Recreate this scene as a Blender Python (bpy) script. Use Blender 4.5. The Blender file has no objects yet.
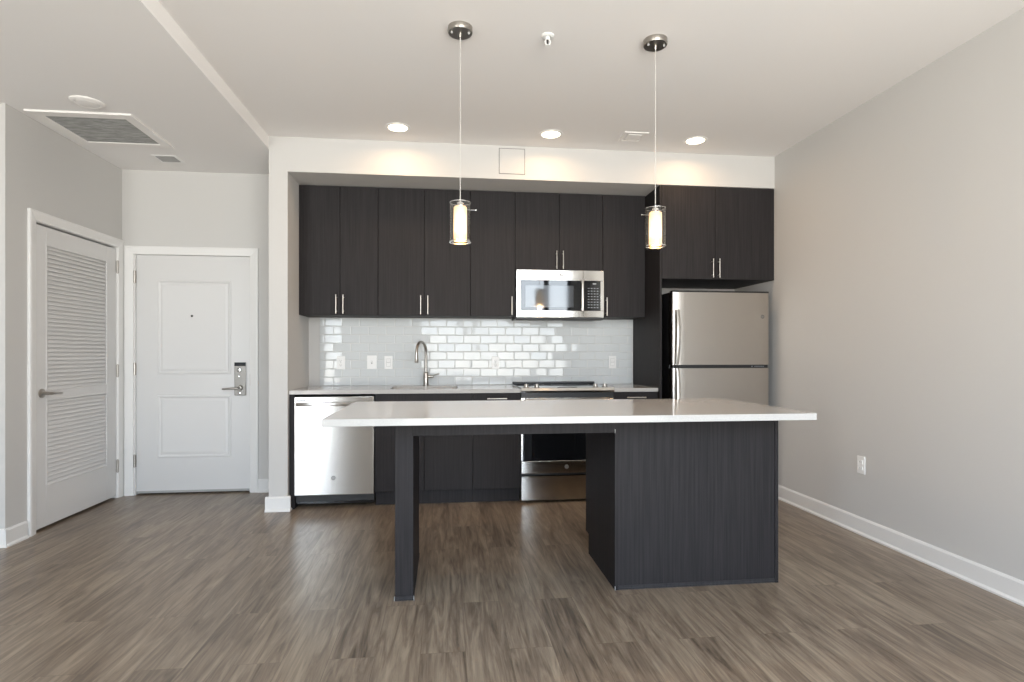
import bpy, bmesh, math, random
from mathutils import Vector, Matrix
random.seed(7)
PI = math.pi
S = bpy.context.scene
COL = S.collection

# ------------------------------------------------------------------ camera
cam_d = bpy.data.cameras.new('camera')
cam = bpy.data.objects.new('camera', cam_d)
COL.objects.link(cam)
cam_d.sensor_width = 36.0
cam_d.lens = 572.77 / 1024 * 36.0
cam_d.shift_y = 12.7 / 1024
cam.location = (1.526, -5.198, 1.196)
cam.rotation_euler = (PI / 2, 0, -0.114)
cam_d.clip_start = 0.02
S.camera = cam

# ------------------------------------------------------------------ sky, exposure
world = bpy.data.worlds.new('sky')
S.world = world
world.use_nodes = True
wn = world.node_tree
bg = wn.nodes['Background']
tc = wn.nodes.new('ShaderNodeTexCoord')
sep = wn.nodes.new('ShaderNodeSeparateXYZ')
wn.links.new(tc.outputs['Generated'], sep.inputs[0])
rmp = wn.nodes.new('ShaderNodeValToRGB')
rmp.color_ramp.elements[0].position = 0.485
rmp.color_ramp.elements[0].color = (0.62, 0.60, 0.565, 1)    # below the horizon: unseen ground, brightness added to lift the ceiling
rmp.color_ramp.elements[1].position = 0.52
rmp.color_ramp.elements[1].color = (0.44, 0.47, 0.50, 1)
e = rmp.color_ramp.elements.new(0.85)
e.color = (0.30, 0.40, 0.55, 1)
mm = wn.nodes.new('ShaderNodeMath'); mm.operation = 'MULTIPLY_ADD'
mm.inputs[1].default_value = 0.5; mm.inputs[2].default_value = 0.5
wn.links.new(sep.outputs[2], mm.inputs[0])
wn.links.new(mm.outputs[0], rmp.inputs[0])
wn.links.new(rmp.outputs[0], bg.inputs[0])
bg.inputs[1].default_value = 19.5

S.view_settings.view_transform = 'Standard'
S.view_settings.look = 'None'
S.view_settings.gamma = 1.0
S.view_settings.use_curve_mapping = False
S.view_settings.exposure = 0.43
S.cycles.use_denoising = True
S.cycles.max_bounces = 12
S.cycles.diffuse_bounces = 6
S.cycles.glossy_bounces = 6
S.cycles.transparent_max_bounces = 16
S.cycles.sample_clamp_indirect = 8.0

# window openings in the wall behind the camera, with portals guiding the daylight
YW = -6.4
WINDOWS = [(-1.85, -0.50, 0.10, 2.72), (1.05, 3.90, 0.10, 2.72)]
for k, (x0, x1, z0, z1) in enumerate(WINDOWS):
    ld = bpy.data.lights.new('window_portal', 'AREA')
    ld.shape = 'RECTANGLE'; ld.size = x1 - x0; ld.size_y = z1 - z0
    ld.cycles.is_portal = True
    lo = bpy.data.objects.new('window_portal', ld)
    lo.location = ((x0 + x1) / 2, YW - 0.14, (z0 + z1) / 2)
    lo.rotation_euler = (PI / 2, 0, 0)
    COL.objects.link(lo)

# ------------------------------------------------------------------ materials
M = {}
def pset(b, **k):
    for n, v in k.items():
        b.inputs[n.replace('_', ' ')].default_value = v
def mat(name, color=(0.8, 0.8, 0.8), rough=0.5, metal=0.0, **k):
    m = bpy.data.materials.new(name); m.use_nodes = True
    b = m.node_tree.nodes['Principled BSDF']
    pset(b, Base_Color=(*color, 1), Roughness=rough, Metallic=metal, **k)
    M[name] = m
    return m, m.node_tree, b
def node(t, typ, **k):
    n = t.nodes.new('ShaderNode' + typ)
    for a, v in k.items(): setattr(n, a, v)
    return n
def noise_bump(t, b, scale, strength, dist=0.001, vec=None):
    g = node(t, 'NewGeometry')
    n = node(t, 'TexNoise'); n.inputs['Scale'].default_value = scale; n.inputs['Detail'].default_value = 3
    t.links.new(g.outputs['Position'], n.inputs['Vector'])
    bp = node(t, 'Bump'); bp.inputs['Strength'].default_value = strength; bp.inputs['Distance'].default_value = dist
    t.links.new(n.outputs['Fac'], bp.inputs['Height'])
    t.links.new(bp.outputs['Normal'], b.inputs['Normal'])

def grained(name, c0, c1, freq, rough, spread=(0.3, 0.75)):
    """fine grain running along one axis, mottled between two close colours"""
    m, t, b = mat(name, c0, rough, Specular_IOR_Level=0.16)
    g = node(t, 'NewGeometry')
    mp = node(t, 'Mapping'); mp.inputs['Scale'].default_value = freq
    n = node(t, 'TexNoise'); n.inputs['Scale'].default_value = 1.0; n.inputs['Detail'].default_value = 6
    n.inputs['Roughness'].default_value = 0.65
    r = node(t, 'ValToRGB')
    r.color_ramp.elements[0].position = spread[0]; r.color_ramp.elements[0].color = (*c0, 1)
    r.color_ramp.elements[1].position = spread[1]; r.color_ramp.elements[1].color = (*c1, 1)
    t.links.new(g.outputs['Position'], mp.inputs['Vector'])
    t.links.new(mp.outputs['Vector'], n.inputs['Vector'])
    t.links.new(n.outputs['Fac'], r.inputs['Fac'])
    t.links.new(r.outputs['Color'], b.inputs['Base Color'])
    bp = node(t, 'Bump'); bp.inputs['Strength'].default_value = 0.25; bp.inputs['Distance'].default_value = 0.0006
    t.links.new(n.outputs['Fac'], bp.inputs['Height'])
    t.links.new(bp.outputs['Normal'], b.inputs['Normal'])
    return m

_, t, b = mat('wall_paint', (0.54, 0.532, 0.52), 0.8); noise_bump(t, b, 220, 0.12)
_, t, b = mat('ceiling_paint', (0.80, 0.784, 0.772), 0.9); noise_bump(t, b, 160, 0.12)
_, t, b = mat('ceiling_white', (0.80, 0.78, 0.76), 0.6); noise_bump(t, b, 160, 0.03)
_, t, b = mat('trim_paint', (0.72, 0.715, 0.705), 0.42); noise_bump(t, b, 90, 0.05)
_, t, b = mat('door_paint', (0.64, 0.635, 0.63), 0.5); noise_bump(t, b, 130, 0.08)
grained('laminate', (0.0145, 0.0132, 0.0142), (0.030, 0.0270, 0.0285), (95, 95, 2.2), 0.55)
grained('laminate_edge', (0.022, 0.021, 0.0225), (0.04, 0.038, 0.04), (60, 60, 3), 0.45)
_, t, b = mat('carcass_dark', (0.018, 0.017, 0.018), 0.6); noise_bump(t, b, 60, 0.1)
_, t, b = mat('white_plastic', (0.80, 0.80, 0.79), 0.35); noise_bump(t, b, 60, 0.02)
_, t, b = mat('grey_plastic', (0.33, 0.33, 0.32), 0.45); noise_bump(t, b, 60, 0.04)
_, t, b = mat('dark_slot', (0.02, 0.02, 0.02), 0.6); noise_bump(t, b, 60, 0.04)
_, t, b = mat('black_plastic', (0.012, 0.012, 0.013), 0.35); noise_bump(t, b, 80, 0.05)
_, t, b = mat('black_glass', (0.006, 0.007, 0.009), 0.03, Coat_Weight=0.4, Coat_Roughness=0.02); noise_bump(t, b, 5, 0.01)
_, t, b = mat('tinted_screen', (0.03, 0.034, 0.04), 0.06, Specular_IOR_Level=0.9); noise_bump(t, b, 5, 0.01)
_, t, b = mat('grey_print', (0.25, 0.27, 0.29), 0.5); noise_bump(t, b, 60, 0.02)
_, t, b = mat('chrome', (0.80, 0.80, 0.80), 0.10, 1.0); noise_bump(t, b, 40, 0.01)
_, t, b = mat('nickel', (0.40, 0.375, 0.345), 0.32, 1.0); noise_bump(t, b, 300, 0.04)
_, t, b = mat('nickel_bright', (0.50, 0.475, 0.44), 0.30, 1.0); noise_bump(t, b, 300, 0.03)
_, t, b = mat('cord_clear', (0.50, 0.485, 0.46), 0.4); noise_bump(t, b, 200, 0.02)

def steel(name, col, rough, aniso):
    _, t, b = mat(name, col, rough, 1.0, Anisotropic=aniso)
    cv = node(t, 'CombineXYZ'); cv.inputs[2].default_value = 1.0
    t.links.new(cv.outputs[0], b.inputs['Tangent'])
    g = node(t, 'NewGeometry'); mp = node(t, 'Mapping'); mp.inputs['Scale'].default_value = (6, 6, 420)
    n = node(t, 'TexNoise'); n.inputs['Scale'].default_value = 1; n.inputs['Detail'].default_value = 2
    mr = node(t, 'MapRange'); mr.inputs['To Min'].default_value = rough - 0.04; mr.inputs['To Max'].default_value = rough + 0.04
    t.links.new(g.outputs['Position'], mp.inputs['Vector']); t.links.new(mp.outputs[0], n.inputs['Vector'])
    t.links.new(n.outputs['Fac'], mr.inputs[0]); t.links.new(mr.outputs[0], b.inputs['Roughness'])
steel('stainless', (0.60, 0.585, 0.56), 0.25, 0.95)
steel('stainless_fridge', (0.57, 0.54, 0.505), 0.36, 0.8)
steel('stainless_dim', (0.56, 0.54, 0.51), 0.15, 0.85)
_, t, b = mat('nickel_dark', (0.26, 0.25, 0.235), 0.42, 1.0); noise_bump(t, b, 300, 0.03)

# quartz
_, t, b = mat('quartz', (0.74, 0.725, 0.70), 0.12, Specular_IOR_Level=0.22)
g = node(t, 'NewGeometry'); n = node(t, 'TexNoise'); n.inputs['Scale'].default_value = 190; n.inputs['Detail'].default_value = 2
r = node(t, 'ValToRGB'); r.color_ramp.elements[0].position = .3; r.color_ramp.elements[0].color = (.415, .406, .395, 1)
r.color_ramp.elements[1].position = .6; r.color_ramp.elements[1].color = (.465, .457, .445, 1)
t.links.new(g.outputs['Position'], n.inputs['Vector']); t.links.new(n.outputs['Fac'], r.inputs[0]); t.links.new(r.outputs[0], b.inputs['Base Color'])

# glossy tile
_, t, b = mat('tile_glaze', (0.60, 0.625, 0.635), 0.045, Specular_IOR_Level=0.36)
noise_bump(t, b, 9, 0.02, 0.004)
_, t, b = mat('grout', (0.62, 0.62, 0.61), 0.8); noise_bump(t, b, 300, 0.1)

# floor planks running away from the windows (along Y)
_, t, b = mat('vinyl_plank', (0.2, 0.15, 0.12), 0.31)
g = node(t, 'NewGeometry'); sp = node(t, 'SeparateXYZ'); t.links.new(g.outputs['Position'], sp.inputs[0])
cb = node(t, 'CombineXYZ'); t.links.new(sp.outputs[1], cb.inputs[0]); t.links.new(sp.outputs[0], cb.inputs[1])
br = node(t, 'TexBrick'); br.offset = 0.37; br.offset_frequency = 2
br.inputs['Color1'].default_value = (0, 0, 0, 1); br.inputs['Color2'].default_value = (1, 1, 1, 1); br.inputs['Mortar'].default_value = (.5, .5, .5, 1)
br.inputs['Scale'].default_value = 1.0; br.inputs['Mortar Size'].default_value = 0.0012; br.inputs['Mortar Smooth'].default_value = 0.3
br.inputs['Brick Width'].default_value = 1.22; br.inputs['Row Height'].default_value = 0.178
t.links.new(cb.outputs[0], br.inputs['Vector'])
rb = node(t, 'RGBToBW'); t.links.new(br.outputs['Color'], rb.inputs[0])
ofs = node(t, 'Math', operation='MULTIPLY'); ofs.inputs[1].default_value = 37.0; t.links.new(rb.outputs[0], ofs.inputs[0])
def plank_noise(fx, fy, detail, dist, rgh=0.6):
    mx = node(t, 'Math', operation='MULTIPLY'); mx.inputs[1].default_value = fx; t.links.new(sp.outputs[0], mx.inputs[0])
    my = node(t, 'Math', operation='MULTIPLY'); my.inputs[1].default_value = fy; t.links.new(sp.outputs[1], my.inputs[0])
    c = node(t, 'CombineXYZ'); t.links.new(mx.outputs[0], c.inputs[0]); t.links.new(my.outputs[0], c.inputs[1]); t.links.new(ofs.outputs[0], c.inputs[2])
    n = node(t, 'TexNoise'); n.inputs['Scale'].default_value = 1; n.inputs['Detail'].default_value = detail
    n.inputs['Distortion'].default_value = dist; n.inputs['Roughness'].default_value = rgh
    t.links.new(c.outputs[0], n.inputs['Vector']); return n
n1 = plank_noise(22, 1.9, 6, 1.6); n2 = plank_noise(7, 0.9, 3, 0.4); n3 = plank_noise(120, 5, 3, 0.2)
a1 = node(t, 'Math', operation='MULTIPLY'); a1.inputs[1].default_value = 0.62; t.links.new(n1.outputs['Fac'], a1.inputs[0])
a2 = node(t, 'Math', operation='MULTIPLY_ADD'); a2.inputs[1].default_value = 0.30; t.links.new(n2.outputs['Fac'], a2.inputs[0]); t.links.new(a1.outputs[0], a2.inputs[2])
a3 = node(t, 'Math', operation='MULTIPLY_ADD'); a3.inputs[1].default_value = 0.20; t.links.new(n3.outputs['Fac'], a3.inputs[0]); t.links.new(a2.outputs[0], a3.inputs[2])
a4 = node(t, 'Math', operation='MULTIPLY_ADD'); a4.inputs[1].default_value = 0.045; t.links.new(rb.outputs[0], a4.inputs[0]); t.links.new(a3.outputs[0], a4.inputs[2])
r = node(t, 'ValToRGB')
r.color_ramp.elements[0].position = .42; r.color_ramp.elements[0].color = (.086, .062, .044, 1)
r.color_ramp.elements[1].position = .74; r.color_ramp.elements[1].color = (.330, .264, .194, 1)
e = r.color_ramp.elements.new(.56); e.color = (.188, .143, .104, 1)
t.links.new(a4.outputs[0], r.inputs[0])
mx = node(t, 'MixRGB', blend_type='MULTIPLY'); mx.inputs['Color2'].default_value = (.72, .70, .68, 1)
t.links.new(br.outputs['Fac'], mx.inputs['Fac']); t.links.new(r.outputs[0], mx.inputs['Color1']); t.links.new(mx.outputs[0], b.inputs['Base Color'])
bp = node(t, 'Bump'); bp.inputs['Strength'].default_value = 0.18; bp.inputs['Distance'].default_value = 0.001
t.links.new(a3.outputs[0], bp.inputs['Height']); t.links.new(bp.outputs[0], b.inputs['Normal'])

# thin clear glass: straight-through transparency with fresnel reflection
def thin_glass(name, tint):
    m = bpy.data.materials.new(name); m.use_nodes = True; t = m.node_tree
    t.nodes.remove(t.nodes['Principled BSDF'])
    tr = node(t, 'BsdfTransparent'); tr.inputs[0].default_value = (*tint, 1)
    gl = node(t, 'BsdfGlossy'); gl.inputs['Roughness'].default_value = 0.02
    lw = node(t, 'LayerWeight'); pw = node(t, 'Math', operation='POWER'); pw.inputs[1].default_value = 3.0
    fr = node(t, 'Math', operation='MULTIPLY_ADD'); fr.inputs[1].default_value = 0.8; fr.inputs[2].default_value = 0.04
    t.links.new(lw.outputs['Facing'], pw.inputs[0]); t.links.new(pw.outputs[0], fr.inputs[0])
    mix = node(t, 'MixShader')
    t.links.new(fr.outputs[0], mix.inputs[0]); t.links.new(tr.outputs[0], mix.inputs[1]); t.links.new(gl.outputs[0], mix.inputs[2])
    t.links.new(mix.outputs[0], t.nodes['Material Output'].inputs[0]); M[name] = m
thin_glass('clear_glass', (0.93, 0.92, 0.90))
thin_glass('window_glass', (0.97, 0.98, 0.98))
def emissive(name, col, strength):
    m, t, b = mat(name, col, 0.4)
    pset(b, Emission_Color=(*col, 1), Emission_Strength=strength)
emissive('lamp_lens', (1.0, 0.86, 0.66), 5.0)
# frosted lamp tube: brightest round the bulb in its middle
m, t, b = mat('frosted_lit', (0.95, 0.80, 0.6), 0.5)
g = node(t, 'NewGeometry'); sp2 = node(t, 'SeparateXYZ'); t.links.new(g.outputs['Position'], sp2.inputs[0])
r = node(t, 'ValToRGB'); r.color_ramp.interpolation = 'EASE'
mr = node(t, 'MapRange'); mr.inputs['From Min'].default_value = 1.7715; mr.inputs['From Max'].default_value = 1.9365
t.links.new(sp2.outputs[2], mr.inputs[0]); t.links.new(mr.outputs[0], r.inputs[0])
r.color_ramp.elements[0].position = 0.0; r.color_ramp.elements[0].color = (.50, .22, .05, 1)
r.color_ramp.elements[1].position = 1.0; r.color_ramp.elements[1].color = (.42, .22, .09, 1)
e = r.color_ramp.elements.new(.28); e.color = (1.6, 1.15, .60, 1)
e = r.color_ramp.elements.new(.66); e.color = (1.3, .88, .42, 1)
e = r.color_ramp.elements.new(.10); e.color = (.80, .40, .10, 1)
t.links.new(r.outputs[0], b.inputs['Emission Color']); b.inputs['Emission Strength'].default_value = 1.0
# dishwasher-style metal filter mesh of the return grille
_, t, b = mat('filter_mesh', (0.28, 0.28, 0.27), 0.6, 0.0)
g = node(t, 'NewGeometry'); mp = node(t, 'Mapping'); mp.inputs['Scale'].default_value = (14, 130, 1)
n = node(t, 'TexNoise'); n.inputs['Scale'].default_value = 1; n.inputs['Detail'].default_value = 3
r = node(t, 'ValToRGB'); r.color_ramp.elements[0].color = (.17, .17, .165, 1); r.color_ramp.elements[0].position = .3
r.color_ramp.elements[1].color = (.36, .36, .35, 1); r.color_ramp.elements[1].position = .7
t.links.new(g.outputs['Position'], mp.inputs[0]); t.links.new(mp.outputs[0], n.inputs[0]); t.links.new(n.outputs['Fac'], r.inputs[0]); t.links.new(r.outputs[0], b.inputs['Base Color'])

# ------------------------------------------------------------------ mesh building
ORIGIN = {}
class MB:
    """collects shapes given in room coordinates and links them as ONE mesh object"""
    def __init__(self): self.bm = bmesh.new(); self.soft = 40
    def _merge(self, b2):
        me = bpy.data.meshes.new('tmp'); b2.to_mesh(me); b2.free(); self.bm.from_mesh(me); bpy.data.meshes.remove(me); return self
    def box(self, x0, x1, y0, y1, z0, z1, bev=0.0, seg=2):
        b = bmesh.new(); bmesh.ops.create_cube(b, size=1.0)
        for v in b.verts:
            v.co = Vector((x0 + (v.co.x + .5) * (x1 - x0), y0 + (v.co.y + .5) * (y1 - y0), z0 + (v.co.z + .5) * (z1 - z0)))
        if bev: self.soft = 20
        if bev: bmesh.ops.bevel(b, geom=b.edges[:], offset=bev, segments=seg, affect='EDGES', profile=0.5)
        return self._merge(b)
    def cyl(self, p0, p1, r0, r1=None, n=24, caps=True):
        r1 = r0 if r1 is None else r1
        p0, p1 = Vector(p0), Vector(p1); d = p1 - p0
        b = bmesh.new()
        bmesh.ops.create_cone(b, cap_ends=caps, segments=n, radius1=r0, radius2=r1, depth=d.length)
        q = Vector((0, 0, 1)).rotation_difference(d.normalized())
        bmesh.ops.transform(b, matrix=Matrix.Translation((p0 + p1) / 2) @ q.to_matrix().to_4x4(), verts=b.verts)
        return self._merge(b)
    def lathe(self, c, prof, n=32, axis='Z'):
        """prof: (radius, height) pairs revolved round an axis through c"""
        b = bmesh.new(); rings = []
        for r_, h in prof:
            if r_ < 1e-6: rings.append([b.verts.new((0, 0, h))])
            else: rings.append([b.verts.new((r_ * math.cos(2 * PI * i / n), r_ * math.sin(2 * PI * i / n), h)) for i in range(n)])
        for a, c2 in zip(rings, rings[1:]):
            for i in range(n):
                j = (i + 1) % n
                vs = [a[i % len(a)], a[j % len(a)], c2[j % len(c2)], c2[i % len(c2)]]
                u = []
                for v in vs:
                    if v not in u: u.append(v)
                if len(u) > 2:
                    try: b.faces.new(u)
                    except ValueError: pass
        bmesh.ops.recalc_face_normals(b, faces=b.faces[:])
        R = Matrix.Identity(4)
        if axis == '-Y': R = Matrix.Rotation(PI / 2, 4, 'X')
        if axis == 'X': R = Matrix.Rotation(PI / 2, 4, 'Y')
        if axis == '-X': R = Matrix.Rotation(-PI / 2, 4, 'Y')
        bmesh.ops.transform(b, matrix=Matrix.Translation(c) @ R, verts=b.verts)
        return self._merge(b)
    def tube(self, pts, rad, n=14):
        pts = [Vector(p) for p in pts]; rad = rad if isinstance(rad, (list, tuple)) else [rad] * len(pts)
        b = bmesh.new(); rings = []; up = None
        for i, p in enumerate(pts):
            d = (pts[min(i + 1, len(pts) - 1)] - pts[max(i - 1, 0)]).normalized()
            if up is None: up = d.orthogonal().normalized()
            up = (up - d * up.dot(d)).normalized(); s = d.cross(up)
            rings.append([b.verts.new(p + (up * math.cos(2 * PI * k / n) + s * math.sin(2 * PI * k / n)) * rad[i]) for k in range(n)])
        for a, c in zip(rings, rings[1:]):
            for k in range(n): b.faces.new((a[k], a[(k + 1) % n], c[(k + 1) % n], c[k]))
        b.faces.new(rings[0][::-1]); b.faces.new(rings[-1])
        bmesh.ops.recalc_face_normals(b, faces=b.faces[:])
        return self._merge(b)
    def prism(self, prof, a0, a1, axis='X'):
        """closed 2-D outline extruded along an axis. X: prof=(y,z); Y: prof=(x,z); Z: prof=(x,y)"""
        f = {'X': lambda p, a: (a, p[0], p[1]), 'Y': lambda p, a: (p[0], a, p[1]), 'Z': lambda p, a: (p[0], p[1], a)}[axis]
        b = bmesh.new()
        A = [b.verts.new(f(p, a0)) for p in prof]; B = [b.verts.new(f(p, a1)) for p in prof]
        n = len(prof)
        for i in range(n): b.faces.new((A[i], A[(i + 1) % n], B[(i + 1) % n], B[i]))
        b.faces.new(A[::-1]); b.faces.new(B)
        bmesh.ops.recalc_face_normals(b, faces=b.faces[:])
        return self._merge(b)
    def ring(self, x0, x1, z0, z1, prof, place):
        """rectangular moulding: prof = (inset from the outer edge, height off the face) pairs; place(u,w,h) -> point"""
        b = bmesh.new(); R = []
        for ins, h in prof:
            R.append([b.verts.new(place(*q, h)) for q in ((x0 + ins, z0 + ins), (x1 - ins, z0 + ins), (x1 - ins, z1 - ins), (x0 + ins, z1 - ins))])
        for a, c in zip(R, R[1:]):
            for i in range(4): b.faces.new((a[i], a[(i + 1) % 4], c[(i + 1) % 4], c[i]))
        return self._merge(b)
    def build(self, name, material, parent=None, smooth=None, loc=None):
        smooth = self.soft if smooth is None else smooth
        o_ = ORIGIN.get(parent.name, Vector()) if parent is not None else Vector(loc or (0, 0, 0))
        for v in self.bm.verts: v.co -= o_
        bmesh.ops.recalc_face_normals(self.bm, faces=self.bm.faces[:])
        me = bpy.data.meshes.new(name); self.bm.to_mesh(me); self.bm.free()
        if smooth:
            me.shade_smooth(); me.set_sharp_from_angle(angle=math.radians(smooth))
        me.materials.append(M[material])
        o = bpy.data.objects.new(name, me); COL.objects.link(o)
        if parent is not None: o.parent = parent
        else: o.location = o_
        ORIGIN[o.name] = o_
        return o
def tag(o, label, cat, group=None):
    o['label'] = label; o['category'] = cat
    if group: o['group'] = group
    return o
def thing(name, label, cat, loc, group=None):
    o = bpy.data.objects.new(name, None); o.empty_display_size = 0.05; COL.objects.link(o)
    o.location = loc; ORIGIN[o.name] = Vector(loc)
    return tag(o, label, cat, group)
def struct(o, label=None, cat=None):
    o['kind'] = 'structure'
    if label: o['label'] = label
    if cat: o['category'] = cat
    return o
def dup(root, shift, label):
    """copy a thing with its parts and sub-parts"""
    def cp(o, par):
        c = o.copy(); COL.objects.link(c)
        ORIGIN[c.name] = ORIGIN[o.name] + Vector(shift)
        if par is not None: c.parent = par
        for ch in o.children: cp(ch, c)
        return c
    r_ = cp(root, None); r_.location = root.location + Vector(shift); r_['label'] = label
    return r_
def text_mesh(s, size):
    cu = bpy.data.curves.new('lettering', 'FONT'); cu.body = s; cu.size = size; cu.extrude = 0.0006; cu.align_x = 'CENTER'; cu.align_y = 'CENTER'; cu.resolution_u = 3
    o = bpy.data.objects.new('lettering', cu); COL.objects.link(o)
    bpy.context.view_layer.update()
    me = bpy.data.meshes.new_from_object(o.evaluated_get(bpy.context.evaluated_depsgraph_get()))
    bpy.data.objects.remove(o); bpy.data.curves.remove(cu)
    return me
LOGO = text_mesh('GE', 0.016)
def badge(x, y, z, parent, r_=0.017):
    """round monogram badge facing -Y"""
    m_ = MB().lathe((x, y, z), [(0, .0), (r_, .0), (r_, .0025), (r_ * .86, .0025), (r_ * .82, .0015), (0, .0015)], 28, '-Y')
    o = m_.build('badge', 'nickel_dark', parent)
    l = MB(); l.bm.from_mesh(LOGO)
    bmesh.ops.transform(l.bm, matrix=Matrix.Translation((x, y - .0016, z)) @ Matrix.Rotation(PI / 2, 4, 'X') @ Matrix.Scale(r_ / .017, 4), verts=l.bm.verts)
    l.build('monogram', 'chrome', o)
    return o

# ------------------------------------------------------------------ the room
XL, XR, ZC, ZL = -1.189, 4.26, 2.846, 2.748
XFAR = -3.2
YS = -0.676                      # front of the soffit and of the wall stub
struct(MB().box(XFAR - .2, XR + .2, YW - .2, 0.25, -0.12, 0.0).build('floor', 'vinyl_plank', smooth=0))
struct(MB().prism([(XFAR - .15, ZL), (0.189, ZL), (0.189, ZC), (XR + .12, ZC), (XR + .12, ZC + .15), (XFAR - .15, ZC + .15)], YW - .12, 0.15, 'Y').build('ceiling', 'ceiling_paint', smooth=0))
struct(MB().box(0.189, XR + .12, 0.0, 0.12, 0, ZC).build('wall_back', 'wall_paint', smooth=0))
struct(MB().box(XR, XR + .12, YW, 0.0, 0, ZC).build('wall_right', 'wall_paint', smooth=0))
# wall stub and soffit framing the kitchen niche
struct(MB().prism([(0.189, 0), (0.326, 0), (0.326, 2.582), (XR, 2.582), (XR, ZC), (0.189, ZC)], YS, 0.0, 'Y').build('wall_kitchen', 'wall_paint', smooth=0))
# entry wall with a recess for the front door
we = MB()
we.box(XL - .2, -1.092, -0.03, 0.06, 0, ZL).box(-0.152, 0.189, -0.03, 0.06, 0, ZL).box(-1.092, -0.152, -0.03, 0.06, 2.045, ZL)
we.box(XL - .2, 0.189, 0.062, 0.12, 0, ZL)
struct(we.build('wall_entry', 'wall_paint', smooth=0))
# hall wall with a recess for the louvred door, and its return facing the windows
wl = MB()
wl.box(-1.31, XL, -1.317, -1.055, 0, ZL).box(-1.31, XL, -0.100, -0.03, 0, ZL).box(-1.31, XL, -1.055, -0.100, 2.085, ZL)
wl.box(-1.40, -1.312, -1.2, -0.03, 0, ZL).box(XFAR, -1.31, -1.317, -1.2, 0, ZL)
struct(wl.build('wall_left', 'wall_paint', smooth=0))
struct(MB().box(XFAR - .12, XFAR, YW, -1.2, 0, ZL).build('wall_far_left', 'wall_paint', smooth=0))
# wall behind the viewpoint with two window openings
wf = MB(); xs = [XFAR - .12] + [v for w in WINDOWS for v in w[:2]] + [XR + .12]
for i in range(0, len(xs), 2): wf.box(xs[i], xs[i + 1], YW - .12, YW, 0, ZC)
for (x0, x1, z0, z1) in WINDOWS:
    wf.box(x0, x1, YW - .12, YW, 0, z0).box(x0, x1, YW - .12, YW, z1, ZC)
struct(wf.build('wall_front', 'wall_paint', smooth=0))
for k, (x0, x1, z0, z1) in enumerate(WINDOWS):
    f = MB(); w = .055
    f.box(x0, x0 + w, YW - .09, YW - .03, z0, z1).box(x1 - w, x1, YW - .09, YW - .03, z0, z1)
    f.box(x0 + w, x1 - w, YW - .09, YW - .03, z0, z0 + w).box(x0 + w, x1 - w, YW - .09, YW - .03, z1 - w, z1)
    for mx_ in ([-1.10] if k == 0 else [2.07, 3.43]):
        f.box(mx_ - .045, mx_ + .045, YW - .09, YW - .03, z0 + w, z1 - w)
    wo = struct(f.build('window_%d' % (k + 1), 'black_plastic', smooth=0))
    MB().box(x0 + .04, x1 - .04, YW - .063, YW - .057, z0 + .04, z1 - .04).build('pane', 'window_glass', wo, smooth=0)

# baseboards with a shoe strip
H = 0.112
def bb(pts_fn, a0, a1, axis, name):
    prof = [(0.0, 0.0), (0.024, 0.0), (0.024, 0.010), (0.014, 0.020), (0.014, H - .012), (0.009, H - .004), (0.007, H), (0.0, H)]
    return MB().prism([pts_fn(*p) for p in prof], a0, a1, axis)
struct(bb(lambda d, z: (XR - d, z), YW, -0.005, 'Y', '').build('baseboard_right', 'trim_paint', smooth=0))
b1 = bb(lambda d, z: (XL + d, z), -1.317, -1.146, 'Y', '')
b2 = bb(lambda d, z: (-1.317 - d, z), XFAR, XL + .0, 'X', '')
b1.bm.from_mesh(b2.build('tmp', 'trim_paint').data); bpy.data.objects.remove(bpy.data.objects['tmp'])
b1.box(XL, XL + .024, -1.341, -1.317, 0, .01).box(XL, XL + .014, -1.331, -1.317, .01, H - .004)
struct(b1.build('baseboard_left', 'trim_paint', smooth=0))
struct(bb(lambda d, z: (-0.03 - d, z), -0.086, 0.174, 'X', '').build('baseboard_entry', 'trim_paint', smooth=0))
bc = bb(lambda d, z: (YS - d, z), 0.165, 0.350, 'X', '')
tmp = bb(lambda d, z: (0.189 - d, z), YS, -0.056, 'Y', '').build('tmp', 'trim_paint'); bc.bm.from_mesh(tmp.data); bpy.data.objects.remove(tmp)
tmp = bb(lambda d, z: (0.326 + d, z), YS, -0.638, 'Y', '').build('tmp', 'trim_paint'); bc.bm.from_mesh(tmp.data); bpy.data.objects.remove(tmp)
struct(bc.build('baseboard_column', 'trim_paint', smooth=0))

# ------------------------------------------------------------------ doors
CASE = [(0.0, 0.0), (0.0, 0.018), (0.012, 0.020), (0.045, 0.014), (0.066, 0.010), (0.070, 0.0)]
def casing(place, u0, u1, z1, w=0.070):
    """three-sided casing with mitred corners; outer size u0..u1, top z1"""
    b = bmesh.new(); R = []
    for ins, h in CASE:
        R.append([b.verts.new(place(*q, h)) for q in ((u0 + ins, 0.0), (u0 + ins, z1 - ins), (u1 - ins, z1 - ins), (u1 - ins, 0.0))])
    for a, c in zip(R, R[1:]):
        for i in range(3): b.faces.new((a[i], a[i + 1], c[i + 1], c[i]))
    m_ = MB(); m_._merge(b); return m_
def hinge(place, u, z, parent):
    h = MB(); p = place
    A, B = p(u - .012, z - .05, .001), p(u + .012, z + .05, .004); h.box(*sum(([min(i, j), max(i, j)] for i, j in zip(A, B)), []))
    h.cyl(p(u, z - .05, .006), p(u, z + .05, .006), .0095, n=20)
    h.cyl(p(u, z + .05, .006), p(u, z + .056, .006), .005, n=12).cyl(p(u, z - .056, .006), p(u, z - .05, .006), .005, n=12)
    return h.build('hinge', 'nickel', parent)

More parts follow.
